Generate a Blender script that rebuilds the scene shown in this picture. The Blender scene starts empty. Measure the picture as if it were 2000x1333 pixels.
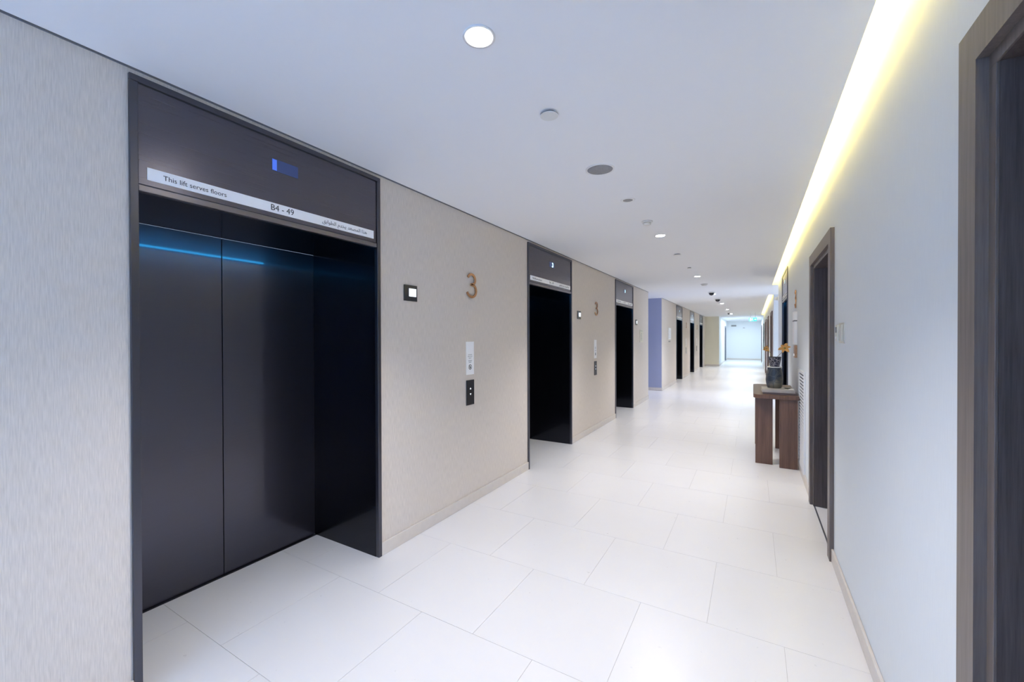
import bpy, math, random
from mathutils import Matrix, Vector
random.seed(7)
S = bpy.context.scene
COL = S.collection
R = math.radians
PI = math.pi

# ------------------------------------------------------------------ camera, world, exposure, light
H = 1.486
XL, XR, CZ = -2.200, 0.463, 2.595          # left wall, right wall, ceiling
YB, YE = -3.6, 31.7                        # back wall, end wall
cam_d = bpy.data.cameras.new('camera'); cam = bpy.data.objects.new('camera', cam_d); COL.objects.link(cam)
cam_d.sensor_width = 36; cam_d.sensor_fit = 'HORIZONTAL'; cam_d.lens = 809.5747 / 2000 * 36
cam_d.clip_start = .02; cam_d.clip_end = 200
yw, pt, rl = R(30.1668), R(-.3864), R(-.1623)
F = Vector((-math.sin(yw)*math.cos(pt), math.cos(yw)*math.cos(pt), math.sin(pt)))
Rt = Vector((math.cos(yw), math.sin(yw), 0)); U = Rt.cross(F)
R2 = Rt*math.cos(rl) + U*math.sin(rl); U2 = -Rt*math.sin(rl) + U*math.cos(rl)
cam.matrix_world = Matrix(((R2.x, U2.x, -F.x, 0), (R2.y, U2.y, -F.y, 0), (R2.z, U2.z, -F.z, H), (0, 0, 0, 1)))
S.camera = cam
S.view_settings.view_transform = 'Standard'; S.view_settings.look = 'None'
S.view_settings.exposure = 0.24; S.view_settings.gamma = 1; S.view_settings.use_curve_mapping = False
S.cycles.use_denoising = True
S.cycles.max_bounces = 12; S.cycles.diffuse_bounces = 8; S.cycles.glossy_bounces = 5
S.cycles.sample_clamp_indirect = 8; S.cycles.caustics_reflective = False
w = bpy.data.worlds.new('sky'); S.world = w; w.use_nodes = True
w.node_tree.nodes['Background'].inputs[0].default_value = (.55, .72, 1, 1)
w.node_tree.nodes['Background'].inputs[1].default_value = 1.0

def area(name, loc, rot, sx, sy, energy, color):
    d = bpy.data.lights.new(name, 'AREA'); d.shape = 'RECTANGLE'; d.size = sx; d.size_y = sy
    d.energy = energy; d.color = color
    o = bpy.data.objects.new(name, d); o.location = loc; o.rotation_euler = rot; COL.objects.link(o)
    return o
LAMP_W = 166                                    # each ceiling downlight
SPREAD = 116
COVE = 46                                      # cove strip emission
# cool lights added at an invented window behind the camera and unseen passage ends
area('invented_window_light', (-.87, YB+.12, 1.45), (R(-90), 0, 0), 2.3, 2.1, 400, (.27, .51, 1))
area('left_passage_fill', (-5.9, 11.24, 1.5), (0, R(-90), 0), 2.0, 1.5, 16, (.36, .48, 1))
area('right_passage_fill', (3.9, 11.5, 1.5), (0, R(90), 0), 2.0, 1.5, 40, (.66, .80, 1))
area('end_ceiling_fill', (-.5, 28.2, CZ-.03), (0, 0, 0), 1.4, 4.6, 85, (.74, .88, 1))  # added ceiling light to brighten the far end, no such source there

# ------------------------------------------------------------------ materials
def new_mat(name):
    m = bpy.data.materials.new(name); m.use_nodes = True
    nt = m.node_tree; b = nt.nodes['Principled BSDF']
    return m, nt, b
def N(nt, t, **kw):
    n = nt.nodes.new(t)
    for k, v in kw.items():
        if k in n.inputs: n.inputs[k].default_value = v
        else: setattr(n, k, v)
    return n
def rgb(c): return (c[0], c[1], c[2], 1)
def plain(name, c, rough=.5, metal=0, spec=.5, emit=0, ec=None, noise=0, nscale=40, bump=0, stretch=(1, 1, 1)):
    m, nt, b = new_mat(name)
    b.inputs['Base Color'].default_value = rgb(c); b.inputs['Roughness'].default_value = rough
    b.inputs['Metallic'].default_value = metal; b.inputs['Specular IOR Level'].default_value = spec
    if emit:
        b.inputs['Emission Color'].default_value = rgb(ec or c); b.inputs['Emission Strength'].default_value = emit
    if noise or bump:
        tc = N(nt, 'ShaderNodeTexCoord'); mp = N(nt, 'ShaderNodeMapping'); mp.inputs['Scale'].default_value = stretch
        nz = N(nt, 'ShaderNodeTexNoise', Scale=nscale, Detail=4)
        nt.links.new(tc.outputs['Object'], mp.inputs[0]); nt.links.new(mp.outputs[0], nz.inputs['Vector'])
        if noise:
            mr = N(nt, 'ShaderNodeMapRange'); mr.inputs[1].default_value = .3; mr.inputs[2].default_value = .7
            mr.inputs[3].default_value = 1-noise; mr.inputs[4].default_value = 1+noise
            mx = N(nt, 'ShaderNodeVectorMath', operation='SCALE'); mx.inputs[0].default_value = c
            nt.links.new(nz.outputs[0], mr.inputs[0]); nt.links.new(mr.outputs[0], mx.inputs['Scale'])
            nt.links.new(mx.outputs[0], b.inputs['Base Color'])
        if bump:
            bp = N(nt, 'ShaderNodeBump', Strength=bump, Distance=.002)
            nt.links.new(nz.outputs[0], bp.inputs['Height']); nt.links.new(bp.outputs[0], b.inputs['Normal'])
    return m

M = {}
M['linen'] = plain('linen_wallpaper', (.68, .62, .56), .75, noise=.10, nscale=32, bump=.25, stretch=(9, 9, .5), spec=.3)
M['paint'] = plain('right_wall_wallpaper', (.71, .75, .78), .7, noise=.02, nscale=30, bump=.12, stretch=(9, 9, .45), spec=.3)
M['white_paint'] = plain('white_wall_paint', (.80, .82, .83), .7, bump=.05, nscale=90)
M['cool_tint'] = plain('cool_tinted_wall', (.36, .39, .55), .7, bump=.05, nscale=90)  # cool light falling on the passage wall, put into its colour
M['cream'] = plain('cream_wallpaper', (.84, .80, .66), .75, noise=.04, nscale=60, bump=.2, stretch=(9, 9, .8), spec=.3)
M['ceiling'] = plain('ceiling_paint', (.87, .88, .90), .8, bump=.04, nscale=60)
M['base'] = plain('skirting', (.66, .61, .56), .4, noise=.03, nscale=20)
M['gap'] = plain('shadow_gap_trim', (.24, .24, .26), .6)
M['grout'] = plain('grout', (.55, .535, .52), .8, noise=.05)
M['blade'] = plain('threshold_strip', (.25, .26, .30), .35, metal=.7, noise=.04)
M['downlight_trim'] = plain('white_metal_trim', (.85, .85, .85), .35, noise=.01)
M['lens'] = plain('lamp_lens', (1, 1, 1), .3, emit=95, ec=(1, .97, .93))
M['led'] = plain('led_strip', (1, .9, .5), .4, emit=COVE, ec=(1, .76, .22))
M['speaker'] = plain('speaker_mesh', (.30, .30, .31), .6, noise=.25, nscale=400)
M['black_plastic'] = plain('black_plastic', (.02, .02, .022), .3, noise=.05)
M['smoked'] = plain('smoked_dome', (.012, .012, .014), .1, noise=.02)
M['white_plastic'] = plain('white_plastic', (.78, .78, .76), .35, noise=.01)
M['ivory'] = plain('ivory_plastic', (.62, .61, .54), .35, noise=.02)
M['paper'] = plain('white_paper', (.94, .95, .97), .55, noise=.01)
M['cream_paper'] = plain('cream_paper', (.72, .68, .55), .55, noise=.03)
M['print'] = plain('grey_print', (.16, .18, .20), .6)
M['ink'] = plain('dark_print', (.03, .035, .04), .6)
M['bronze'] = plain('bronze', (.50, .27, .14), .35, metal=.75, noise=.12, nscale=60)
M['steel'] = plain('brushed_steel', (.6, .6, .62), .3, metal=1, noise=.04)
M['black_panel'] = plain('black_glass_panel', (.03, .03, .034), .18, noise=.03)
M['light_square'] = plain('lit_square', (.9, .95, 1), .4, emit=.75, ec=(.86, .93, 1))
M['arrow'] = plain('lit_arrow', (.8, .9, 1), .4, emit=1.2, ec=(.9, .96, 1))
M['screen'] = plain('display_screen', (.03, .05, .13), .2, emit=.06, ec=(.20, .32, .95))
M['screen_glow'] = plain('display_glow', (.05, .1, .5), .2, emit=.42, ec=(.10, .25, 1))
M['digit'] = plain('display_digit', (.6, .9, 1), .2, emit=2.2, ec=(.55, .88, 1))
M['exit'] = plain('exit_face', (.1, .5, .45), .3, emit=1.1, ec=(.10, .72, .68))
M['exit_white'] = plain('exit_pictogram', (.9, 1, 1), .3, emit=1.6, ec=(.85, 1, 1))
M['louvre'] = plain('louvre_paint', (.72, .73, .75), .4, noise=.01)
M['duct'] = plain('duct_dark', (.12, .125, .14), .8)
M['book_grey'] = plain('book_cover_grey', (.40, .37, .34), .45, noise=.08, nscale=12)
M['book_dark'] = plain('book_cover_dark', (.13, .10, .10), .45, noise=.08, nscale=12)
M['pages'] = plain('book_pages', (.68, .66, .62), .7, noise=.08, nscale=200, stretch=(.1, .1, 8))
M['petal'] = plain('orange_petal', (.58, .30, .09), .5, noise=.12, nscale=30)
M['stem'] = plain('stem_green', (.22, .22, .08), .6, noise=.1)
M['saucer'] = plain('glazed_white', (.75, .75, .74), .2, noise=.02)
M['dish'] = plain('dark_bronze_dish', (.12, .11, .08), .35, metal=.4, noise=.1)
M['leaf_dark'] = plain('far_door_grey', (.20, .22, .26), .5, noise=.06, nscale=6, stretch=(8, 8, .5))

def wood(name, c1, c2, rough=.42, stretch=(24, 24, .8), bump=.25, scale=3.2):
    m, nt, b = new_mat(name)
    tc = N(nt, 'ShaderNodeTexCoord'); mp = N(nt, 'ShaderNodeMapping'); mp.inputs['Scale'].default_value = stretch
    nz = N(nt, 'ShaderNodeTexNoise', Scale=scale, Detail=8, Roughness=.65)
    n2 = N(nt, 'ShaderNodeTexNoise', Scale=scale*5, Detail=3)
    cr = N(nt, 'ShaderNodeValToRGB'); cr.color_ramp.elements[0].position = .32; cr.color_ramp.elements[1].position = .70
    cr.color_ramp.elements[0].color = rgb(c1); cr.color_ramp.elements[1].color = rgb(c2)
    ad = N(nt, 'ShaderNodeMath', operation='MULTIPLY_ADD'); ad.inputs[1].default_value = .35; 
    nt.links.new(tc.outputs['Object'], mp.inputs[0])
    nt.links.new(mp.outputs[0], nz.inputs['Vector']); nt.links.new(mp.outputs[0], n2.inputs['Vector'])
    sb = N(nt, 'ShaderNodeMath', operation='SUBTRACT'); sb.inputs[1].default_value = .5
    nt.links.new(n2.outputs[0], sb.inputs[0]); nt.links.new(sb.outputs[0], ad.inputs[0]); nt.links.new(nz.outputs[0], ad.inputs[2])
    nt.links.new(ad.outputs[0], cr.inputs[0]); nt.links.new(cr.outputs[0], b.inputs['Base Color'])
    b.inputs['Roughness'].default_value = rough
    bp = N(nt, 'ShaderNodeBump', Strength=bump, Distance=.001)
    nt.links.new(ad.outputs[0], bp.inputs['Height']); nt.links.new(bp.outputs[0], b.inputs['Normal'])
    return m
M['door_wood'] = wood('dark_oak_veneer', (.060, .047, .046), (.125, .097, .092))
M['frame_wood'] = wood('door_frame_oak', (.115, .092, .082), (.185, .150, .135), bump=.15)
M['table_wood'] = wood('walnut_table', (.085, .042, .028), (.17, .090, .060), scale=2.2)
M['far_wood'] = wood('brown_door_veneer', (.13, .08, .065), (.20, .13, .11))

def brushed(name, c, rough, spec_tint=(1, 1, 1), metal=.9, grain=.05, vert=True, coat=0):
    m, nt, b = new_mat(name)
    tc = N(nt, 'ShaderNodeTexCoord'); mp = N(nt, 'ShaderNodeMapping')
    mp.inputs['Scale'].default_value = (200, 1.5, 200) if vert else (2, 2, 2)
    nz = N(nt, 'ShaderNodeTexNoise', Scale=2.0, Detail=3)
    nt.links.new(tc.outputs['Object'], mp.inputs[0]); nt.links.new(mp.outputs[0], nz.inputs['Vector'])
    mr = N(nt, 'ShaderNodeMapRange'); mr.inputs[3].default_value = rough-grain; mr.inputs[4].default_value = rough+grain
    nt.links.new(nz.outputs[0], mr.inputs[0]); nt.links.new(mr.outputs[0], b.inputs['Roughness'])
    mr2 = N(nt, 'ShaderNodeMapRange'); mr2.inputs[3].default_value = .95; mr2.inputs[4].default_value = 1.05
    mx = N(nt, 'ShaderNodeVectorMath', operation='SCALE'); mx.inputs[0].default_value = c
    nt.links.new(nz.outputs[0], mr2.inputs[0]); nt.links.new(mr2.outputs[0], mx.inputs['Scale'])
    nt.links.new(mx.outputs[0], b.inputs['Base Color'])
    b.inputs['Metallic'].default_value = metal; b.inputs['Coat Weight'].default_value = coat; b.inputs['Coat Roughness'].default_value = .06
    return m
M['streak_glow'] = plain('cyan_streak_glow', (.2, .7, 1), .4, emit=38, ec=(.03, .46, 1))  # glow of an added strip, guessed source of the lift door streak
M['lift_door'] = brushed('lift_door_dark_steel', (.072, .070, .092), .30, grain=.015, coat=.5)
M['lift_reveal'] = brushed('lift_reveal_black_steel', (.022, .024, .034), .22, coat=.25)
M['lift_header'] = brushed('lift_header_dark_steel', (.125, .118, .140), .27, grain=.012)
M['lift_frame'] = brushed('lift_frame_dark_steel', (.10, .10, .12), .33)
M['lift_lip'] = brushed('lift_lip_steel', (.20, .185, .20), .32)

def floor_mat():
    m, nt, b = new_mat('porcelain_tile')
    tc = N(nt, 'ShaderNodeTexCoord'); gm = N(nt, 'ShaderNodeNewGeometry')
    n1 = N(nt, 'ShaderNodeTexNoise', Scale=1.6, Detail=6, Roughness=.6); n2 = N(nt, 'ShaderNodeTexNoise', Scale=35, Detail=5)
    oi = N(nt, 'ShaderNodeObjectInfo')
    nt.links.new(gm.outputs['Position'], n1.inputs['Vector']); nt.links.new(gm.outputs['Position'], n2.inputs['Vector'])
    mx = N(nt, 'ShaderNodeMix', data_type='RGBA')
    mx.inputs[6].default_value = (.75, .735, .73, 1); mx.inputs[7].default_value = (.80, .79, .795, 1)
    nt.links.new(n1.outputs[0], mx.inputs[0])
    mr = N(nt, 'ShaderNodeMapRange'); mr.inputs[3].default_value = .988; mr.inputs[4].default_value = 1.012
    nt.links.new(oi.outputs['Random'], mr.inputs[0])
    sc = N(nt, 'ShaderNodeVectorMath', operation='SCALE')
    nt.links.new(mx.outputs[2], sc.inputs[0]); nt.links.new(mr.outputs[0], sc.inputs['Scale'])
    nt.links.new(sc.outputs[0], b.inputs['Base Color'])
    m2 = N(nt, 'ShaderNodeMapRange'); m2.inputs[3].default_value = .24; m2.inputs[4].default_value = .36
    nt.links.new(n2.outputs[0], m2.inputs[0]); nt.links.new(m2.outputs[0], b.inputs['Roughness'])
    bp = N(nt, 'ShaderNodeBump', Strength=.05, Distance=.002)
    nt.links.new(n2.outputs[0], bp.inputs['Height']); nt.links.new(bp.outputs[0], b.inputs['Normal'])
    b.inputs['Specular IOR Level'].default_value = .5
    return m
M['tile'] = floor_mat()

def vase_mat(name, c1, c2, c3, scale):
    m, nt, b = new_mat(name)
    tc = N(nt, 'ShaderNodeTexCoord')
    vo = N(nt, 'ShaderNodeTexVoronoi', Scale=scale, feature='DISTANCE_TO_EDGE'); nz = N(nt, 'ShaderNodeTexNoise', Scale=scale*.35, Detail=5)
    nt.links.new(tc.outputs['Object'], vo.inputs['Vector']); nt.links.new(tc.outputs['Object'], nz.inputs['Vector'])
    cr = N(nt, 'ShaderNodeValToRGB'); e = cr.color_ramp.elements
    e[0].position = .45; e[0].color = rgb(c1); e[1].position = .56; e[1].color = rgb(c2)
    nt.links.new(nz.outputs[0], cr.inputs[0])
    c2r = N(nt, 'ShaderNodeValToRGB'); g = c2r.color_ramp.elements
    g[0].position = .02; g[0].color = (1, 1, 1, 1); g[1].position = .07; g[1].color = (0, 0, 0, 1)
    nt.links.new(vo.outputs['Distance'], c2r.inputs[0])
    mx = N(nt, 'ShaderNodeMix', data_type='RGBA')
    nt.links.new(c2r.outputs[0], mx.inputs[0]); nt.links.new(cr.outputs[0], mx.inputs[6]); mx.inputs[7].default_value = rgb(c3)
    nt.links.new(mx.outputs[2], b.inputs['Base Color']); b.inputs['Roughness'].default_value = .35
    return m
M['vase'] = vase_mat('slate_vase_glaze', (.030, .042, .065), (.16, .15, .12), (.07, .08, .09), 14)
M['bowl'] = vase_mat('patterned_bowl_glaze', (.012, .014, .03), (.03, .03, .06), (.35, .34, .38), 34)

# ------------------------------------------------------------------ mesh helpers
class MB:
    def __init__(s): s.v = []; s.f = []; s.sm = []
    def box(s, x0, x1, y0, y1, z0, z1):
        b = len(s.v)
        s.v += [(x, y, z) for z in (z0, z1) for y in (y0, y1) for x in (x0, x1)]
        s.f += [tuple(b+i for i in q) for q in ((0, 2, 3, 1), (4, 5, 7, 6), (0, 1, 5, 4), (2, 6, 7, 3), (0, 4, 6, 2), (1, 3, 7, 5))]
        s.sm += [False]*6; return s
    def lathe(s, prof, n=32, c=(0, 0, 0), smooth=True, cap=True):
        b = len(s.v)
        for r_, z in prof:
            for k in range(n):
                a = 2*PI*k/n; s.v.append((c[0]+r_*math.cos(a), c[1]+r_*math.sin(a), c[2]+z))
        for i in range(len(prof)-1):
            for k in range(n):
                k2 = (k+1) % n; s.f.append((b+i*n+k, b+i*n+k2, b+(i+1)*n+k2, b+(i+1)*n+k)); s.sm.append(smooth)
        if cap:
            s.f.append(tuple(b+k for k in reversed(range(n)))); s.sm.append(False)
            s.f.append(tuple(b+(len(prof)-1)*n+k for k in range(n))); s.sm.append(False)
        return s
    def prism(s, pts, x0, x1):           # polygon in (y,z) extruded along x
        b = len(s.v); n = len(pts)
        for x in (x0, x1): s.v += [(x, p[0], p[1]) for p in pts]
        s.f.append(tuple(b+i for i in reversed(range(n)))); s.f.append(tuple(b+n+i for i in range(n)))
        for i in range(n): s.f.append((b+i, b+(i+1) % n, b+n+(i+1) % n, b+n+i))
        s.sm += [False]*(n+2); return s
    def prismz(s, pts, z0, z1):          # polygon in (x,y) extruded along z
        b = len(s.v); n = len(pts)
        for z in (z0, z1): s.v += [(p[0], p[1], z) for p in pts]
        s.f.append(tuple(b+i for i in reversed(range(n)))); s.f.append(tuple(b+n+i for i in range(n)))
        for i in range(n): s.f.append((b+i, b+(i+1) % n, b+n+(i+1) % n, b+n+i))
        s.sm += [False]*(n+2); return s
    def ribbon(s, path, hw, x0, x1):     # flat stroke in (y,z) with thickness along x
        b = len(s.v); n = len(path)
        for i, (y, z) in enumerate(path):
            a = path[max(0, i-1)]; c = path[min(n-1, i+1)]
            t = Vector((c[0]-a[0], c[1]-a[1])).normalized(); nn = (-t.y*hw, t.x*hw)
            for x in (x0, x1):
                for sg in (1, -1): s.v.append((x, y+sg*nn[0], z+sg*nn[1]))
        for i in range(n-1):
            p = b+4*i; q = p+4
            for a, c in ((0, 1), (1, 3), (3, 2), (2, 0)): s.f.append((p+a, p+c, q+c, q+a)); s.sm.append(False)
        s.f.append((b, b+2, b+3, b+1)); e = b+4*(n-1); s.f.append((e, e+1, e+3, e+2)); s.sm += [False]*2
        return s
    def tube(s, path, r0, r1=None, n=8):
        r1 = r1 or r0; b = len(s.v); m = len(path)
        for i, p in enumerate(path):
            a = Vector(path[max(0, i-1)]); c = Vector(path[min(m-1, i+1)]); t = (c-a).normalized()
            u = t.orthogonal().normalized() if abs(t.z) < .3 else t.cross(Vector((0, 1, 0))).normalized(); v_ = t.cross(u)
            rr = r0+(r1-r0)*i/(m-1)
            for k in range(n):
                an = 2*PI*k/n; s.v.append(tuple(Vector(p)+u*rr*math.cos(an)+v_*rr*math.sin(an)))
        for i in range(m-1):
            for k in range(n):
                k2 = (k+1) % n; s.f.append((b+i*n+k, b+i*n+k2, b+(i+1)*n+k2, b+(i+1)*n+k)); s.sm.append(True)
        s.f.append(tuple(b+k for k in range(n))); s.f.append(tuple(b+(m-1)*n+k for k in range(n))); s.sm += [False]*2
        return s
    def mesh(s, name, mat):
        me = bpy.data.meshes.new(name); me.from_pydata(s.v, [], s.f); me.materials.append(M[mat] if isinstance(mat, str) else mat)
        me.polygons.foreach_set('use_smooth', s.sm); me.update()
        return me
    def build(s, name, mat, parent=None, bevel=0):
        o = bpy.data.objects.new(name, s.mesh(name, mat)); COL.objects.link(o)
        if parent: o.parent = parent
        if bevel:
            b = o.modifiers.new('bevel', 'BEVEL'); b.width = bevel; b.segments = 2; b.limit_method = 'ANGLE'; b.angle_limit = R(40)
        return o

def thing(name, label, cat, loc=(0, 0, 0), rz=0, group=None):
    o = bpy.data.objects.new(name, None); COL.objects.link(o); o.empty_display_size = .1
    o.location = loc; o.rotation_euler = (0, 0, rz); o['label'] = label; o['category'] = cat
    if group: o['group'] = group
    return o
def structure(o, label=None):
    o['kind'] = 'structure'
    if label: o['label'] = label
    return o
def struct_empty(name, loc=(0, 0, 0), rz=0, label=None):
    o = bpy.data.objects.new(name, None); COL.objects.link(o); o.location = loc; o.rotation_euler = (0, 0, rz)
    o.empty_display_size = .1
    return structure(o, label)

TEXTMESH = {}
def text_mesh(body, size, mat, extrude=.0004, align='LEFT'):
    """lettering standing in the local y,z plane and facing local +x"""
    key = (body, size, mat, align)
    if key in TEXTMESH: return TEXTMESH[key]
    cu = bpy.data.curves.new('lettering', 'FONT'); cu.body = body; cu.size = size; cu.extrude = extrude
    cu.align_x = align; cu.align_y = 'CENTER'; cu.resolution_u = 3
    o = bpy.data.objects.new('lettering', cu); COL.objects.link(o)
    dg = bpy.context.evaluated_depsgraph_get()
    me = bpy.data.meshes.new_from_object(o.evaluated_get(dg)); bpy.data.objects.remove(o); bpy.data.curves.remove(cu)
    me.transform(Matrix(((0, 0, 1, 0), (1, 0, 0, 0), (0, 1, 0, 0), (0, 0, 0, 1))))
    me.materials.clear(); me.materials.append(M[mat]); me.name = 'lettering'
    TEXTMESH[key] = me
    return me
def letter(body, size, mat, parent, x, y, z, width=None, align='LEFT', name='lettering', height=None):
    me = text_mesh(body, size, mat, align=align)
    o = bpy.data.objects.new(name, me); COL.objects.link(o); o.parent = parent; o.location = (x, y, z)
    if width:
        ys = [v.co.y for v in me.vertices]
        if ys: k = width/(max(ys)-min(ys)); o.scale = (1, k, k if height is None else height)
    return o
ARABIC = '\uFEEB\uFEAC\uFE8D \uFE8D\uFEDF\uFEE4\uFEBC\uFECC\uFEAA \uFEF3\uFEA8\uFEAA\uFEE1 \uFE8D\uFEDF\uFEC4\uFEEE\uFE8D\uFE91\uFED6'[::-1]

# ------------------------------------------------------------------ room shell
LIFT_W = 1.31
LIFTS = [.68, 4.13, 7.57, 14.62, 18.09, 21.54]        # near edge of each lift surround on the left wall
RIGHT_LIFT = 7.57
TOP = 2.80
OPL = (10.38, 12.10)                                    # side passage, left
OPR = (10.38, 12.60)                                    # side passage, right
YR = 24.1                                               # where the corridor narrows
XN = -1.53

def wall_runs(a, b, holes):
    out = []; y = a
    for h0, h1 in sorted(holes):
        if h0 >= b or h1 <= a: continue
        out.append((y, h0)); y = h1
    out.append((y, b)); return out
T = .18
left = struct_empty('wall_left', (XL, 0, 0), label='beige linen-papered wall with six lift openings')
def wallseg(parent, x0, x1, y0, y1, z0, z1, mat): return MB().box(x0, x1, y0, y1, z0, z1).build('wall_section', mat, parent)
for a, b in ((YB, OPL[0]), (OPL[1], YR)):
    holes = [(y, y+LIFT_W) for y in LIFTS if a < y < b]
    for y0, y1 in wall_runs(a, b, holes): wallseg(left, -T, 0, y0, y1, 0, TOP, 'linen')
    for y0, y1 in holes: wallseg(left, -T, 0, y0, y1, 2.572, TOP, 'linen')
wl2 = struct_empty('wall_left_far', (0, 0, 0), label='white wall where the corridor narrows at the far end')
wallseg(wl2, XL-T, XN, YR, YR+.15, 0, TOP, 'cream')
DLF = (29.2, 30.3)
for y0, y1 in wall_runs(YR+.15, YE, [DLF]): wallseg(wl2, XN-T, XN, y0, y1, 0, TOP, 'white_paint')
wallseg(wl2, XN-T, XN, DLF[0], DLF[1], 2.12, TOP, 'white_paint')

# right wall with its doorways
ARCH = .09
DOORS_R = [(.355, 1.355), (3.51, 4.51), (13.35, 14.35), (16.35, 17.35), (19.3, 20.3), (28.2, 29.2)]  # clear openings
DZ = 2.12
right = struct_empty('wall_right', (XR, 0, 0), label='pale papered wall with dark door frames')
def run_right(a, b, extra, mat):
    holes = [d for d in DOORS_R if a < d[0] < b] + extra
    for y0, y1 in wall_runs(a, b, holes): wallseg(right, 0, T, y0, y1, 0, TOP, mat)
    for d in holes:
        wallseg(right, 0, T, d[0], d[1], (2.572 if d in extra else DZ), TOP, mat)
run_right(YB, OPR[0], [(RIGHT_LIFT, RIGHT_LIFT+LIFT_W)], 'paint')
run_right(OPR[1], YE, [], 'paint')
# side passages
MB().box(-T, -.002, OPL[1]-.004, OPL[1], 0, TOP).build('wall_section', 'cool_tint', left)  # skin over the linen end, coloured for the cool light
pl = struct_empty('wall_passage_left', (0, 0, 0))
wallseg(pl, -6.2, XL-T, OPL[1], OPL[1]+.15, 0, TOP, 'cool_tint'); wallseg(pl, -6.2, XL-T, OPL[0]-.15, OPL[0], 0, TOP, 'white_paint')
wallseg(pl, -6.35, -6.2, OPL[0]-.15, OPL[1]+.15, 0, TOP, 'white_paint')
pr = struct_empty('wall_passage_right', (0, 0, 0))
wallseg(pr, XR+T, 4.2, OPR[1], OPR[1]+.15, 0, TOP, 'white_paint'); wallseg(pr, XR+T, 4.2, OPR[0]-.15, OPR[0], 0, TOP, 'white_paint')
wallseg(pr, 4.2, 4.35, OPR[0]-.15, OPR[1]+.15, 0, TOP, 'white_paint')
structure(MB().box(XN-T, XR+T, YE, YE+.15, 0, TOP).build('wall_end', 'white_paint'))
wb = struct_empty('wall_back', (0, 0, 0))
WX0, WX1, WZ0, WZ1 = -2.02, .28, .4, 2.5
wallseg(wb, XL-T, XR+T, YB-.15, YB, 0, WZ0, 'paint'); wallseg(wb, XL-T, XR+T, YB-.15, YB, WZ1, TOP, 'paint')
wallseg(wb, XL-T, WX0, YB-.15, YB, WZ0, WZ1, 'paint'); wallseg(wb, WX1, XR+T, YB-.15, YB, WZ0, WZ1, 'paint')
win = struct_empty('invented_window', (0, YB-.08, 0))  # invented window, out of view, put in to bring cool light
fr = MB()
for x in (WX0, (WX0+WX1)/2-.03, WX1-.06): fr.box(x, x+.06, 0, .06, WZ0, WZ1)
fr.box(WX0, WX1, 0, .06, WZ0, WZ0+.06).box(WX0, WX1, 0, .06, WZ1-.06, WZ1); fr.build('window_frame', 'white_plastic', win)

# ceiling, with the light cove along the right wall
XC = .350                                  # ceiling edge at the cove slot
ceil = struct_empty('ceiling', (0, 0, 0), label='smooth painted ceiling with a light cove along the right wall')
def cbox(x0, x1, y0, y1, z0=CZ, z1=CZ+.05): return MB().box(x0, x1, y0, y1, z0, z1).build('ceiling_panel', 'ceiling', ceil)
cbox(XL+.016, XC, YB, YE)
cbox(XC, XR, OPR[0]-.02, OPR[1]+.12); cbox(XC, XR, 24.0, YE)
cbox(-6.35, XL+.016, OPL[0], OPL[1]); cbox(XR, 4.2, OPR[0], OPR[1])
MB().box(XL, XL+.018, YB, OPL[0], CZ+.022, CZ+.05).box(XL, XL+.018, OPL[1], YR, CZ+.022, CZ+.05).box(XL, XL+.003, YB, OPL[0], CZ-.002, CZ+.022).box(XL, XL+.003, OPL[1], YR, CZ-.002, CZ+.022).build('shadow_gap', 'gap', ceil)
cove = MB()
for y0, y1 in ((YB, OPR[0]-.02), (OPR[1]+.12, 24.0)):
    cove.box(XC-.22, XR, y0, y1, TOP-.02, TOP); cove.box(XC-.24, XC-.22, y0, y1, CZ+.05, TOP)
    cove.box(XC-.22, XR, y0, y0+.01, CZ, TOP-.02); cove.box(XC-.22, XR, y1-.01, y1, CZ, TOP-.02)
cove.build('cove_housing', 'ceiling', ceil)
MB().box(XC-.006, XC, YB, OPR[0]-.02, CZ+.05, CZ+.062).box(XC-.006, XC, OPR[1]+.12, 24, CZ+.05, CZ+.062).build('cove_lip', 'downlight_trim', ceil)

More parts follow.
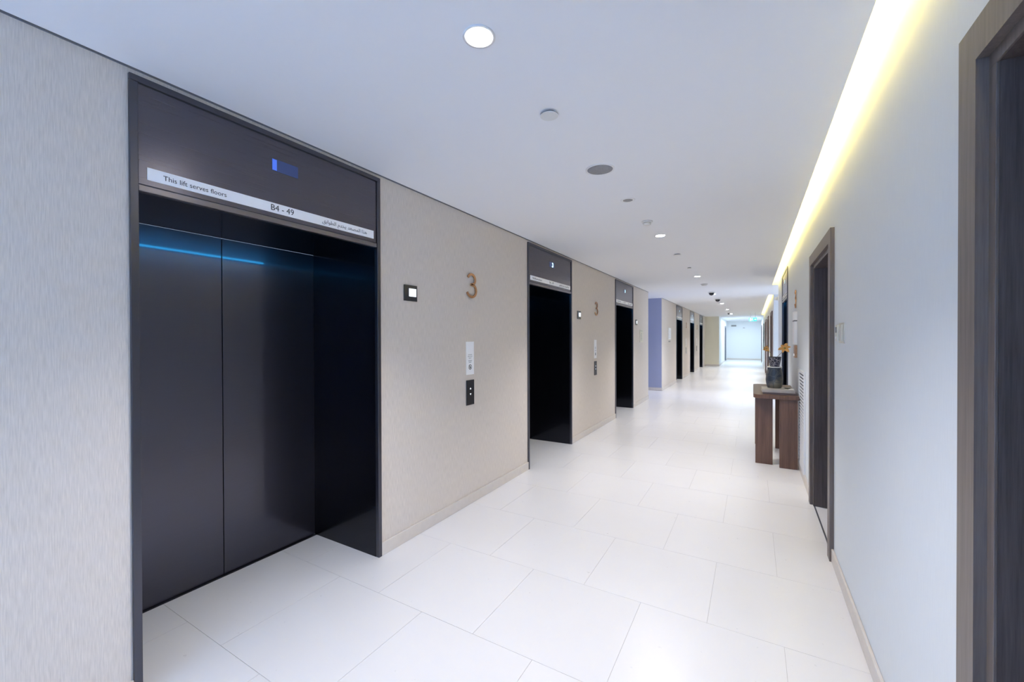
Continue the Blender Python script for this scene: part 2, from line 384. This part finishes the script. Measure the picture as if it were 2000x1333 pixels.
# floor: bed plus individual tiles in a half bond
TS = .6741; X0T = -.2055; Y0T = 2.364; GAP = .0018
RECESS = .70
floor = struct_empty('floor', (0, 0, 0), label='large pale porcelain tiles laid in half bond')
regions = [(XL, XR, YB, YR), (XN, XR, YR, YE), (-6.2, XL, OPL[0], OPL[1]), (XR, 4.2, OPR[0], OPR[1])]
regions += [(XL-RECESS, XL, y+.028, y+LIFT_W-.028) for y in LIFTS]
regions += [(XR, XR+RECESS, RIGHT_LIFT+.028, RIGHT_LIFT+LIFT_W-.028)]
bed = MB()
for r_ in regions: bed.box(r_[0], r_[1], r_[2], r_[3], -.08, -.0022)
for d in DOORS_R: bed.box(XR, XR+.9, d[0]-.2, d[1]+.2, -.08, -.0022)
bed.build('grout_bed', 'grout', floor)
rest = MB(); ntile = 0
for k in range(-9, 45):
    ya, yb = Y0T+k*TS, Y0T+(k+1)*TS
    off = 0 if k % 2 == 0 else TS/2
    for j in range(-9, 8):
        xa = X0T+off+j*TS; xb = xa+TS
        tb = MB(); area_ = 0
        for (a0, a1, b0, b1) in regions:
            x0, x1 = max(xa, a0), min(xb, a1); y0, y1 = max(ya, b0), min(yb, b1)
            if x1-x0 < .012 or y1-y0 < .012: continue
            x0 += GAP/2*(x0 == xa); x1 -= GAP/2*(x1 == xb); y0 += GAP/2*(y0 == ya); y1 -= GAP/2*(y1 == yb)
            tb.box(x0, x1, y0, y1, -.02, 0); area_ += (x1-x0)*(y1-y0)
        if not tb.v: continue
        inview = -.35 < ya < 24 and (XL-RECESS-.7 < xa) and xa < XR
        if inview and ntile < 298:
            tb.build('tile', 'tile', floor); ntile += 1
        else:
            b_ = len(rest.v); rest.v += tb.v; rest.f += [tuple(i+b_ for i in q) for q in tb.f]; rest.sm += tb.sm
o = rest.build('tile', 'tile', floor); o['kind'] = 'stuff'
# doorway floors (cooler, a step of their own)
th = MB()
for d in DOORS_R: th.box(XR+.012, XR+.9, d[0], d[1], -.02, -.0005)
th.build('doorway_floor', 'tile', floor)
st = MB()
for d in DOORS_R: st.box(XR+.002, XR+.012, d[0], d[1], -.02, .0006)
st.build('threshold_strip', 'blade', floor)

# skirting boards
bl = struct_empty('baseboard_left', (0, 0, 0)); br = struct_empty('baseboard_right', (0, 0, 0)); be = struct_empty('baseboard_end', (0, 0, 0))
BH, BT = .088, .014
def skirt(parent, x0, x1, y0, y1):
    MB().box(x0, x1, y0, y1, .0005, BH).build('skirting_board', 'base', parent, bevel=.003)
for a, b in ((YB, OPL[0]), (OPL[1], YR)):
    for y0, y1 in wall_runs(a, b, [(y, y+LIFT_W) for y in LIFTS if a < y < b]): skirt(bl, XL, XL+BT, y0, y1)
skirt(bl, XL+BT, XN+BT, YR-BT, YR)
for y0, y1 in wall_runs(YR, YE, [(DLF[0]-ARCH, DLF[1]+ARCH)]): skirt(bl, XN, XN+BT, y0, y1)
skirt(bl, -6.2, XL, OPL[1]-BT, OPL[1])
for a, b, ex in ((YB, OPR[0], [(RIGHT_LIFT, RIGHT_LIFT+LIFT_W)]), (OPR[1], YE, [])):
    hs = [(d[0]-ARCH, d[1]+ARCH) for d in DOORS_R if a < d[0] < b]+ex
    for y0, y1 in wall_runs(a, b, hs): skirt(br, XR-BT, XR, y0, y1)
skirt(br, XR, 4.2, OPR[1]-BT, OPR[1])
skirt(be, XN+BT, XR-BT, YE-BT, YE)

# ------------------------------------------------------------------ doors (local x points out of the wall into the corridor)
def doorway(name, loc, rz, w_, frame='frame_wood', leafm='door_wood', reveal='door_wood', depth=.30, lab=None, handle=False):
    d = struct_empty(name, loc, rz, lab)            # local y 0..w_ = clear opening
    p = .024
    A = ARCH
    for pts in ([(-A, 0), (0, 0), (0, DZ), (-A, DZ+A)], [(w_, 0), (w_+A, 0), (w_+A, DZ+A), (w_, DZ)], [(-A, DZ+A), (0, DZ), (w_, DZ), (w_+A, DZ+A)]):
        MB().prism(pts, 0, p).build('architrave', frame, d)
    s = .030                                         # lining steps in behind the architrave
    for y2, y3 in ((-.008, s), (w_-s, w_+.008)):
        MB().box(-.004, .002, y2, y3, 0, DZ-s).build('door_stop', frame, d, bevel=.001)
        MB().box(-depth, -.004, y2, y3, 0, DZ-s).build('door_lining', reveal, d)
    MB().box(-.004, .002, -.008, w_+.008, DZ-s, DZ+.008).build('door_stop', frame, d, bevel=.001)
    MB().box(-depth, -.004, -.008, w_+.008, DZ-s, DZ+.008).build('door_lining', reveal, d)
    lf = MB().box(-depth-.045, -depth, s+.002, w_-s-.002, .006, DZ-s-.002).build('door_leaf', leafm, d, bevel=.002)
    hd = MB(); hy = s+.07
    hd.tube([(-depth, hy, 1.02), (-depth+.05, hy, 1.02), (-depth+.055, hy+.01, 1.02), (-depth+.055, hy+.13, 1.02)], .009)
    hd.box(-depth, -depth+.008, hy-.022, hy+.022, .93, 1.08)
    hd.build('door_handle', 'steel', lf)
    return d
for i, dd in enumerate(DOORS_R):
    fm = 'frame_wood' if i < 2 else 'far_wood'
    lm = 'door_wood' if i != 2 else 'leaf_dark'
    doorway('door_%d' % (i+1), (XR, dd[1], 0), PI, dd[1]-dd[0], fm, lm, lm if i == 2 else 'door_wood', depth=.30 if i < 2 else .12,
            lab=['dark oak doorway filling the right edge of the view', 'dark oak doorway just before the console table',
                 'blue-grey door first beyond the right passage', 'brown door second beyond the right passage',
                 'brown door third beyond the right passage', 'dark door by the end wall on the right'][i])
doorway('door_7', (XN, DLF[0], 0), 0, DLF[1]-DLF[0], 'leaf_dark', 'leaf_dark', 'leaf_dark', depth=.12, lab='grey door on the left by the end wall')

# ------------------------------------------------------------------ lifts
def copy_tree(o, parent=None):
    c = o.copy(); COL.objects.link(c); c.parent = parent
    for ch in list(o.children): copy_tree(ch, c)
    return c
def arc(cy, cz, ry, rz, a0, a1, n=18): return [(cy+ry*math.cos(R(a0+(a1-a0)*i/n)), cz+rz*math.sin(R(a0+(a1-a0)*i/n))) for i in range(n+1)]
def three(hw, x0, x1, sc=1):
    pa = arc(0, .052, .056, .047, 160, -75) ; pb = arc(0, -.046, .070, .058, 78, -162)
    path = pa[:-1] + [((pa[-1][0]+pb[0][0])/2-.014, .007)] + pb[1:]
    top = [(y*sc, z*sc) for y, z in pa[:-2]] + [(-.012*sc, .0075*sc)]
    bot = [(-.012*sc, .0075*sc)] + [(y*sc, z*sc) for y, z in pb[2:]]
    return MB().ribbon(top, hw, x0, x1).ribbon(bot, hw, x0, x1)
def make_lift(label, loc, rz, glow):
    t = thing('lift', label, 'lift', loc, rz, 'lifts along the corridor')
    W = LIFT_W; J = .028
    for y0, y1, yi0, yi1 in ((0, J, 0, J), (W-J, W, W-J, W)):
        MB().box(-.015, .014, y0, y1, 0, 2.545).build('jamb', 'lift_frame', t, bevel=.002)
        MB().box(-.68, -.015, yi0, yi1, 0, 2.128).build('side_panel', 'lift_reveal', t)
    MB().box(-.015, .014, 0, W, 2.545, 2.572).build('head_trim', 'lift_frame', t, bevel=.002)
    MB().box(-.012, .006, J+.0015, W-J-.0015, 2.131, 2.5425).build('header_panel', 'lift_header', t, bevel=.001)
    MB().box(-.020, .010, J, W-J, 2.100, 2.128).build('header_lip', 'lift_lip', t, bevel=.003)
    MB().box(-.68, -.019, J, W-J, 2.117, 2.130).build('soffit', 'lift_reveal', t)
    MB().box(-.026, -.0205, J+.01, W-J-.01, 2.111, 2.1165).build('added_cyan_strip', 'streak_glow', t)  # hidden strip added to throw a cyan streak on the door panels
    for y0, y1 in ((J, W/2-.002), (W/2+.002, W-J)):
        MB().box(-.702, -.677, y0, y1, .004, 2.116).build('door_panel', 'lift_door', t, bevel=.0015)
    MB().box(-.720, -.704, 0, W, 0, 2.12).build('shaft_backing', 'black_plastic', t)
    MB().box(-.70, -.655, J, W-J, -.002, .0012).build('sill', 'lift_frame', t)
    d = MB().box(.006, .0075, .580, .725, 2.378, 2.441).build('floor_display', 'screen', t)
    if glow: MB().box(.0075, .0078, .582, .606, 2.381, 2.438).build('lit_segment', 'screen_glow', d)
    else:
        dg = three(.0045, .0075, .0085, .24).build('digit', 'digit', d); dg.location = (0, .668, 2.41)
    s = MB().box(.006, .0085, .058, 1.255, 2.154, 2.206).build('sign_strip', 'paper', t)
    s['label'] = 'white strip reading This lift serves floors B4 - 49'
    letter('This lift serves floors', .034, 'ink', s, .0086, .112, 2.178, width=.247)
    letter('B4 - 49', .034, 'ink', s, .0086, .570, 2.180, width=.125)
    letter(ARABIC, .030, 'ink', s, .0086, .872, 2.180, width=.325, height=1.0)
    return t
llab = ['nearest lift on the left, wide black doors and recess, blue-lit display',
        'second lift on the left, just past the first bronze numeral 3',
        'third lift on the left, last before the left side passage',
        'fourth lift on the left, first beyond the side passage',
        'fifth lift on the left, middle one beyond the side passage',
        'sixth lift on the left, beside the pale return wall']
l1 = make_lift(llab[0], (XL, LIFTS[0], 0), 0, True)
l2 = make_lift(llab[1], (XL, LIFTS[1], 0), 0, False)
for i in range(2, 6):
    c = copy_tree(l2); c.location = (XL, LIFTS[i], 0); c['label'] = llab[i]
c = copy_tree(l2); c.location = (XR, RIGHT_LIFT+LIFT_W, 0); c.rotation_euler = (0, 0, PI)
c['label'] = 'only lift on the right wall, dark recess behind the orange flower'

# ------------------------------------------------------------------ wall fittings
GN = 'bronze numerals between the lifts'
def numeral(label, loc, rz):
    t = three(.0105, .006, .016).build('bronze_numeral', 'bronze', bevel=.0012); t.location = loc; t.rotation_euler = (0, 0, rz)
    for z in (.096, -.106): MB().box(0, .006, -.006, .006, z, z+.006).build('standoff_pin', 'steel', t)
    t['label'] = label; t['category'] = 'number'; t['group'] = GN
    return t
def plate(label, loc, rz=0):
    t = thing('indicator_plate', label, 'indicator', loc, rz, 'square plates beside the lifts')
    MB().box(0, .009, 0, .134, 0, .118).build('plate', 'black_panel', t, bevel=.002)
    MB().box(.009, .0115, .046, .121, .034, .093).build('lit_square', 'light_square', t, bevel=.001)
    return t
def notice(label, loc, rz=0):
    t = thing('lift_notice', label, 'notice', loc, rz, 'narrow notices above the call panels')
    MB().box(0, .003, 0, .117, 0, .296).build('notice_sheet', 'paper', t)
    for i, l_ in enumerate(('IN CASE OF', 'FIRE DO NOT', 'USE LIFT')):
        letter(l_, .011, 'print', t, .0032, .0585, .178-.015*i, align='CENTER')
    for i in range(3):
        MB().box(.003, .0034, .03+.004*i, .087-.006*i, .126-.009*i, .129-.009*i).build('text_line', 'print', t)
    ring = [(math.cos(a)*.021+.0585, math.sin(a)*.021+.068) for a in [2*PI*i/24 for i in range(25)]]
    MB().ribbon(ring, .0028, .003, .0036).ribbon([(.0585-.015, .068+.015), (.0585+.015, .068-.015)], .0025, .003, .0037).build('prohibition_ring', 'ink', t)
    fl = [(-.010, -.012), (-.012, 0), (-.004, .006), (-.005, .014), (.004, .008), (.009, .0), (.008, -.012)]
    MB().prism([(y+.0585, z+.068) for y, z in fl], .003, .0034).build('flame_symbol', 'print', t)
    return t
def callp(label, loc, rz=0):
    t = thing('call_panel', label, 'call panel', loc, rz, 'lift call panels')
    MB().box(0, .007, 0, .117, 0, .224).build('panel', 'black_panel', t, bevel=.0015)
    MB().prism([(.050, .140), (.068, .140), (.059, .155)], .007, .0085).build('up_button', 'arrow', t)
    MB().prism([(.050, .103), (.059, .088), (.068, .103)], .007, .0085).build('down_button', 'arrow', t)
    return t
wallname = {0: 'between the first and second lifts', 1: 'between the second and third lifts', 3: 'between the fourth and fifth lifts', 4: 'between the fifth and sixth lifts'}
protos = {}
for i in (0, 1, 3, 4):
    y = LIFTS[i]; nm = wallname[i]
    if i == 0:
        protos['n'] = numeral('bronze numeral 3 on the wall '+nm, (XL, y+2.366, 1.962), 0)
        protos['s'] = notice('white fire notice '+nm, (XL, y+2.292, 1.160)); protos['c'] = callp('black call panel '+nm, (XL, y+2.290, .888))
        protos['p'] = plate('black square plate with lit white square '+nm, (XL, y+1.535, 1.763))
    else:
        for k, lab, loc in (('n', 'bronze numeral 3 on the wall '+nm, (XL, y+2.356, 1.962)), ('s', 'narrow fire notice '+nm, (XL, y+2.272, 1.160)),
                            ('c', 'black call panel '+nm, (XL, y+2.270, .888))):
            q = copy_tree(protos[k]); q.location = loc; q['label'] = lab
        if i == 1:
            q = copy_tree(protos['p']); q.location = (XL, y+1.53, 1.763); q['label'] = 'black square plate with lit white square '+nm
q = copy_tree(protos['p']); q.location = (XL, LIFTS[2]+1.53, 1.763); q['label'] = 'black square plate with lit white square just past the third lift'
q = copy_tree(protos['n']); q.location = (XR, 6.18, 1.962); q.rotation_euler = (0, 0, PI); q['label'] = 'bronze numeral 3 on the right wall above the white board'

t = thing('evacuation_plan', 'cream framed plan on the left wall past the third lift', 'notice', (XL, 9.50, 1.385))
MB().box(0, .008, 0, .30, 0, .285).build('plan_sheet', 'cream_paper', t, bevel=.001)
lines = MB()
for a in range(5): lines.box(.008, .0085, .06+.01*a, .22-.012*a, .05+.035*a, .056+.035*a)
lines.box(.008, .0085, .06, .066, .05, .19).box(.008, .0085, .18, .186, .07, .23).box(.008, .0085, .03, .27, .255, .262)
lines.build('plan_drawing', 'print', t)
t = thing('framed_notice', 'white framed notice on the left wall before the fourth lift', 'notice', (XL, 13.12, 1.43))
MB().box(0, .014, 0, .42, 0, .36).build('frame', 'white_plastic', t, bevel=.003)
MB().box(.014, .0145, .02, .40, .02, .34).build('sheet', 'paper', t)
ln = MB()
for a in range(6): ln.box(.0145, .015, .06, .34-.02*(a % 3), .06+.045*a, .066+.045*a)
ln.build('text_line', 'print', t)
ln = MB()
for a in range(6): ln.box(0, .0015, .04+.06*a, .075+.06*a, -.075, -.04+.006*(a % 2))
ln.build('small_lettering', 'print', t)

t = thing('white_board', 'tall white board on the right wall under the numeral', 'sign', (XR, 6.24, 1.40), PI)
MB().box(0, .034, 0, .19, 0, .40).build('board', 'paper', t, bevel=.002)
MB().box(.002, .0348, -.0008, .1908, .280, .295).build('header_rule', 'print', t)
t = thing('call_panel', 'small bronze panel below the white board on the right wall', 'call panel', (XR, 6.22, 1.24), PI)
MB().box(0, .026, 0, .16, 0, .15).build('panel', 'bronze', t, bevel=.002)
MB().box(.026, .029, .05, .11, .02, .045).build('button', 'light_square', t, bevel=.001)

t = thing('thermostat', 'ivory wall controller beside the second door frame', 'thermostat', (XR, 3.215, 1.45), PI)
MB().box(0, .006, 0, .155, 0, .122).build('back_plate', 'ivory', t, bevel=.002)
MB().box(.006, .026, .012, .075, .012, .112).build('housing', 'ivory', t, bevel=.003)
MB().box(.006, .016, .083, .145, .012, .112).build('housing', 'ivory', t, bevel=.003)
MB().box(.026, .027, .022, .065, .064, .098).build('screen', 'print', t)
MB().box(.026, .0285, .024, .040, .028, .040).build('button', 'white_plastic', t); MB().box(.026, .0285, .046, .062, .028, .040).build('button', 'white_plastic', t)

t = thing('louvre_vent', 'tall white louvred vent in the right wall behind the console table', 'vent', (XR, 5.68, .068), PI)
VW, VH = .55, 1.06
MB().box(-.0, .004, .02, VW-.02, .02, VH-.02).build('backing', 'duct', t)
for a in ((0, .03, 0, VH), (VW-.03, VW, 0, VH)): MB().box(0, .016, *a).build('frame_stile', 'louvre', t, bevel=.002)
for a in ((.03, VW-.03, 0, .03), (.03, VW-.03, VH-.03, VH)): MB().box(0, .016, *a).build('frame_rail', 'louvre', t, bevel=.002)
sm = MB(); b0 = len(sm.v)
sm.v += [(.005, .03, .012), (.007, .03, .014), (.016, .03, .002), (.014, .03, 0), (.005, VW-.03, .012), (.007, VW-.03, .014), (.016, VW-.03, .002), (.014, VW-.03, 0)]
sm.f += [(0, 1, 2, 3), (7, 6, 5, 4), (0, 4, 5, 1), (1, 5, 6, 2), (2, 6, 7, 3), (3, 7, 4, 0)]; sm.sm += [False]*6
sme = sm.mesh('slat', 'louvre')
for i in range(28):
    o = bpy.data.objects.new('slat', sme); COL.objects.link(o); o.parent = t; o.location = (0, 0, .035+i*.0355)

t = thing('wall_lamp', 'small white wall fitting high on the corner of the right passage', 'lamp', (XR, 10.30, 2.30), PI)
MB().box(0, .012, -.03, .05, -.05, .05).build('bracket', 'white_plastic', t, bevel=.002)
MB().lathe([(.012, 0), (.028, .006), (.030, .05), (.022, .062)], 16, (.045, .01, -.035)).build('head', 'white_plastic', t)

# ------------------------------------------------------------------ ceiling fittings
XM = -.870
GL = 'recessed downlights along the ceiling'
LY = [1.262, 4.70, 8.165, 11.70, 15.05, 18.40, 21.80]
dl_lab = ['nearest recessed downlight, large and glaring, above the first lift', 'second recessed downlight, level with the second lift',
          'third recessed downlight, level with the third lift', 'recessed downlight between the two dark camera domes',
          'recessed downlight first beyond the dark camera domes', 'recessed downlight next to last before the exit sign', 'farthest recessed downlight, beside the small dark dome']
def downlight(y, lab):
    t = thing('downlight', lab, 'downlight', (XM, y, CZ), 0, GL)
    MB().lathe([(.058, 0), (.060, -.004), (.050, -.0045), (.044, .006)], 40, cap=False).build('trim_ring', 'downlight_trim', t)
    MB().lathe([(.0445, .002), (.0445, -.0035), (.036, -.0055)], 36).build('lens', 'lens', t)
    ld = bpy.data.lights.new('lamp_beam', 'SPOT'); ld.energy = LAMP_W; ld.spot_size = R(SPREAD); ld.spot_blend = 1.0; ld.shadow_soft_size = .045
    ld.color = (.985, .965, 1)
    lo = bpy.data.objects.new('lamp_beam', ld); COL.objects.link(lo); lo.parent = t; lo.location = (0, 0, -.052)
    return t
for y, l_ in zip(LY, dl_lab): downlight(y, l_)

def ceil_disc(name, lab, cat, y, prof, mat, ring=None, group=None, x=XM):
    t = thing(name, lab, cat, (x, y, CZ), 0, group)
    if ring: MB().lathe(ring, 36, cap=False).build('trim_ring', 'downlight_trim', t)
    MB().lathe(prof, 36).build('cover' if name != 'ceiling_speaker' else 'speaker_grille', mat, t)
    return t
gs = 'flat sprinkler covers in the ceiling line'
spr = lambda r_: ([(r_, -.010), (r_, -.012), (r_*.98, -.0125)], [(r_*.8, 0), (r_*.8, -.010)])
for y, r_, lab in ((1.868, .044, 'flat white sprinkler cover between nearest downlight and ceiling speaker'),
                   (5.869, .050, 'small white sprinkler cover just beyond the second downlight'),
                   (7.081, .034, 'tiny white sprinkler cover just before the third downlight')):
    t = thing('sprinkler_cover', lab, 'sprinkler', (XM, y, CZ), 0, gs)
    MB().lathe([(r_, -.014), (r_, -.011)], 36).build('cover_plate', 'white_plastic', t)
    MB().lathe([(r_*.72, -.011), (r_*.72, 0)], 30).build('recess_cup', 'gap', t)
t = thing('ceiling_speaker', 'round grey mesh ceiling speaker', 'speaker', (XM, 2.654, CZ))
MB().lathe([(.094, 0), (.094, -.004), (.083, -.005), (.081, -.001)], 48, cap=False).build('trim_ring', 'downlight_trim', t)
MB().lathe([(.082, 0), (.082, -.003), (.05, -.0042), (.01, -.0045)], 48).build('grille', 'speaker', t)
t = thing('ceiling_sensor', 'small grey-centred sensor beyond the ceiling speaker', 'sensor', (XM, 3.356, CZ))
MB().lathe([(.058, 0), (.056, -.004), (.040, -.005), (.038, -.002)], 36, cap=False).build('trim_ring', 'downlight_trim', t)
MB().lathe([(.039, 0), (.039, -.003)], 32).build('sensor_face', 'speaker', t)
def detector(lab, y, s=1.0):
    t = thing('smoke_detector', lab, 'smoke detector', (XM, y, CZ), 0, 'smoke detectors')
    MB().lathe([(.055*s, 0), (.055*s, -.010), (.050*s, -.014)], 32).build('base', 'white_plastic', t)
    MB().lathe([(.036*s, -.014), (.040*s, -.018), (.040*s, -.030), (.030*s, -.040)], 28).build('head', 'white_plastic', t)
    MB().lathe([(.0385*s, -.0155), (.0385*s, -.0175)], 28).build('vent_slot', 'gap', t)
    return t
detector('low white smoke detector just before the second downlight', 4.062, .9)
detector('white smoke detector just beyond the third downlight', 9.40, 1.25)
def dome(lab, y, s=1.0, x=XM):
    t = thing('camera_dome', lab, 'camera', (x, y, CZ), 0, 'dark dome cameras on the ceiling')
    MB().lathe([(.070*s, 0), (.070*s, -.015), (.060*s, -.022)], 32).build('base', 'white_plastic', t)
    MB().lathe([(.055*s*math.cos(R(a)), -.022-.055*s*math.sin(R(a))) for a in (0, 18, 36, 54, 72, 86)], 28).build('smoked_bubble', 'smoked', t)
    return t
dome('dark camera dome before the fourth downlight', 11.15, 1.15); dome('dark camera dome beyond the fourth downlight', 13.18, 1.15)
dome('small dark dome right before the farthest downlight', 21.1, .8, -.95)

def led(lab, y0, y1):
    t = thing('cove_light', lab, 'cove light', (XC-.10, y0, CZ+.05), 0, 'yellow cove light strips')
    MB().box(-.02, .02, 0, y1-y0, 0, .012).build('strip_holder', 'downlight_trim', t)
    MB().box(-.012, .020, .01, y1-y0-.01, .012, .022).build('led_strip', 'led', t)
led('glowing yellow cove light strip nearest, from above the camera to the right passage', YB+.02, OPR[0]-.04)
led('glowing yellow cove light strip beyond the right passage', OPR[1]+.14, 23.97)

t = thing('exit_sign', 'green lit exit sign hanging at the far end', 'exit sign', (0, 21.0, CZ))
EW = .30
MB().box(-.155, .145, -.014, .014, -.395, -.235).build('sign_box', 'exit', t, bevel=.003)
MB().tube([(-.10, 0, -.235), (-.10, 0, 0)], .004).build('rod', 'steel', t); MB().tube([(.09, 0, -.235), (.09, 0, 0)], .004).build('rod', 'steel', t)
# running figure, doorway and arrow on the corridor face (facing -y)
g = MB()
def pz(pts): 
    b = len(g.v); n = len(pts)
    for y in (-.0150, -.0142): g.v += [(p[0], y, p[1]) for p in pts]
    g.f.append(tuple(b+i for i in range(n))); g.f.append(tuple(b+n+i for i in reversed(range(n))))
    for i in range(n): g.f.append((b+i, b+n+i, b+n+(i+1) % n, b+(i+1) % n))
    g.sm += [False]*(n+2)
zc = -.315
pz([(-.125, zc-.06), (-.065, zc-.06), (-.065, zc+.06), (-.125, zc+.06)])
pz([(-.020+.012*math.cos(a), zc+.045+.012*math.sin(a)) for a in [2*PI*i/10 for i in range(10)]])
pz([(-.035, zc-.01), (-.015, zc-.01), (-.008, zc+.03), (-.03, zc+.03)])
pz([(-.008, zc+.03), (.012, zc+.010), (.008, zc+.004), (-.012, zc+.02)]); pz([(-.03, zc+.03), (-.055, zc+.015), (-.052, zc+.008), (-.028, zc+.02)])
pz([(-.035, zc-.01), (-.05, zc-.06), (-.04, zc-.06), (-.022, zc-.01)]); pz([(-.025, zc-.01), (.005, zc-.03), (.02, zc-.06), (.010, zc-.06), (-.004, zc-.036), (-.02, zc-.02)])
pz([(.05, zc-.008), (.09, zc-.008), (.09, zc-.028), (.125, zc), (.09, zc+.028), (.09, zc+.008), (.05, zc+.008)])
g.build('pictogram', 'exit_white', t)

# end wall fittings
t = thing('wall_grille', 'small dark air grille high on the far end wall', 'vent', (-1.12, YE, 2.28))
MB().box(-.17, .17, -.012, 0, -.06, .06).build('grille_frame', 'white_plastic', t, bevel=.002)
for i in range(5): MB().box(-.15, .15, -.018, -.012, -.045+.021*i, -.033+.021*i).build('slat', 'duct', t)
t = thing('wall_sensor', 'little grey sensor right of the grille on the far end wall', 'sensor', (-.52, YE, 2.13))
MB().box(-.08, .08, -.03, 0, -.03, .03).build('housing', 'louvre', t, bevel=.006)
MB().box(-.03, .03, -.034, -.03, -.014, .014).build('lens', 'duct', t)
t = thing('fire_panel', 'narrow dark green cabinet on the right wall between far doors', 'cabinet', (XR-.002, 23.6, .9), PI)
MB().box(0, .03, 0, .75, 0, 1.25).build('cabinet_body', plain('green_grey', (.10, .13, .12), .4), t, bevel=.004)
MB().box(.03, .036, .03, .72, .03, 1.22).build('cabinet_door', plain('green_grey_door', (.12, .16, .15), .3), t, bevel=.002)

# ------------------------------------------------------------------ console table and what stands on it
t = thing('console_table', 'brown walnut console table with slab legs against the right wall', 'table', (0, 0, 0))
def rounded(x0, x1, y0, y1, r_, n=8):
    pts = [(x1, y0), (x1, y1)]
    pts += [(x0+r_-r_*math.sin(R(90*i/n)), y1-r_+r_*math.cos(R(90*i/n))) for i in range(n+1)]
    pts += [(x0+r_-r_*math.cos(R(90*i/n)), y0+r_-r_*math.sin(R(90*i/n))) for i in range(n+1)]
    return pts
MB().prismz(rounded(.004, .447, 5.575, 6.87, .09), .782, .826).build('tabletop', 'table_wood', t, bevel=.003)
for x0, x1, y0, y1 in ((.026, .200, 5.690, 5.730), (.262, .435, 5.597, 5.640), (.26, .435, 6.56, 6.60), (.026, .2, 6.70, 6.74)):
    MB().box(x0, x1, y0, y1, 0, .782).build('leg', 'table_wood', t, bevel=.003)
TT = .826
def book(lab, x0, x1, y0, y1, z, h, cov):
    b = thing('book', lab, 'book', ((x0+x1)/2, (y0+y1)/2, z), 0, 'large books on the console table')
    hx, hy = (x1-x0)/2, (y1-y0)/2
    MB().box(-hx, hx, -hy, hy, 0, .003).build('back_cover', cov, b, bevel=.0008); MB().box(-hx, hx, -hy, hy, h-.003, h).build('front_cover', cov, b, bevel=.0008)
    MB().box(-hx+.004, hx-.004, -hy+.003, hy-.004, .003, h-.003).build('pages', 'pages', b)
    MB().box(-hx, hx, -hy-.0005, -hy+.003, .002, h-.002).build('spine', cov, b)
book('bottom dark-edged large book on the console table', .100, .435, 5.66, 5.98, TT, .022, 'book_dark')
book('upper grey large book under the slate vase', .090, .415, 5.66, 5.97, TT+.022, .036, 'book_grey')
ZB = TT+.058
VXc, VYc = .222, 5.86
t = thing('slate_vase', 'squat slate-blue glazed vase standing on the books', 'vase', (VXc, VYc, ZB))
MB().lathe([(.068, 0), (.072, .004), (.084, .05), (.089, .10), (.085, .165), (.077, .21), (.071, .235), (.073, .242)], 44).build('body', 'vase', t)
MB().lathe([(.070, .242), (.079, .246), (.080, .252), (.066, .254)], 44).build('rim', 'saucer', t)
t = thing('patterned_bowl', 'dark patterned flared bowl stacked on the slate vase', 'bowl', (VXc+.003, VYc, ZB+.2545))
MB().lathe([(.046, 0), (.050, .003), (.056, .04), (.064, .08), (.068, .112), (.064, .112), (.058, .08), (.048, .03), (.02, .012)], 40).build('bowl', 'bowl', t)
MB().lathe([(.067, .110), (.0695, .113), (.067, .116), (.064, .113), (.067, .110)], 40, cap=False).build('rim', 'ink', t)
def flower(lab, base, head, s, rx, rz, n=6):
    f = thing('orange_flower', lab, 'flower', head, 0, 'orange flowers in the patterned bowl')
    b = Vector(base)-Vector(head)
    mid = b*.5+Vector((.012, 0, .01))
    MB().tube([tuple(b), tuple(mid), (0, 0, -.01*s)], .0028, .0022).build('stem', 'stem', f)
    prof = [(0, .0), (.25, .13), (.55, .20), (.8, .14), (1, 0)]
    for k in range(n):
        pm = MB(); a = 2*PI*k/n+.3
        L = .062*s*(1 if k % 2 else .86)
        for u, wv in prof:
            zc_ = .018*s*math.sin(u*2.2)-.01*s*u*u
            for sg in (-1, 0, 1):
                x = u*L; y = sg*wv*L*1.35; z = zc_+abs(sg)*.006*s
                pm.v.append((x*math.cos(a)-y*math.sin(a), x*math.sin(a)+y*math.cos(a), z))
        for i in range(4):
            for j in range(2):
                q = i*3+j; pm.f.append((q, q+3, q+4, q+1)); pm.sm.append(True)
        o = pm.build('petal', 'petal', f); o.rotation_euler = (R(rx), 0, R(rz))
        sd = o.modifiers.new('thick', 'SOLIDIFY'); sd.thickness = .0015
    c_ = MB().lathe([(.002, .022*s), (.009*s, .016*s), (.010*s, .006*s), (.004*s, 0)], 12).build('flower_centre', 'stem', f); c_.rotation_euler = (R(rx), 0, R(rz))
flower('large orange flower rising right of the patterned bowl', (VXc+.03, VYc, ZB+.372), (VXc+.105, VYc-.02, ZB+.470), 1.15, 62, -20)
flower('small orange flower drooping left of the patterned bowl', (VXc-.03, VYc, ZB+.372), (VXc-.085, VYc+.02, ZB+.462), .7, 75, 25)
t = thing('small_dish', 'small dark dish beside the slate vase on the books', 'dish', (VXc+.128, VYc-.04, ZB))
MB().lathe([(.022, 0), (.032, .006), (.036, .010), (.030, .008), (.008, .004)], 28).build('dish', 'dish', t)
t = thing('white_card', 'small white card lying on the right end of the upper book', 'card', (.382, 5.78, ZB))
MB().box(-.024, .024, -.06, .06, 0, .0012).build('card', 'paper', t)
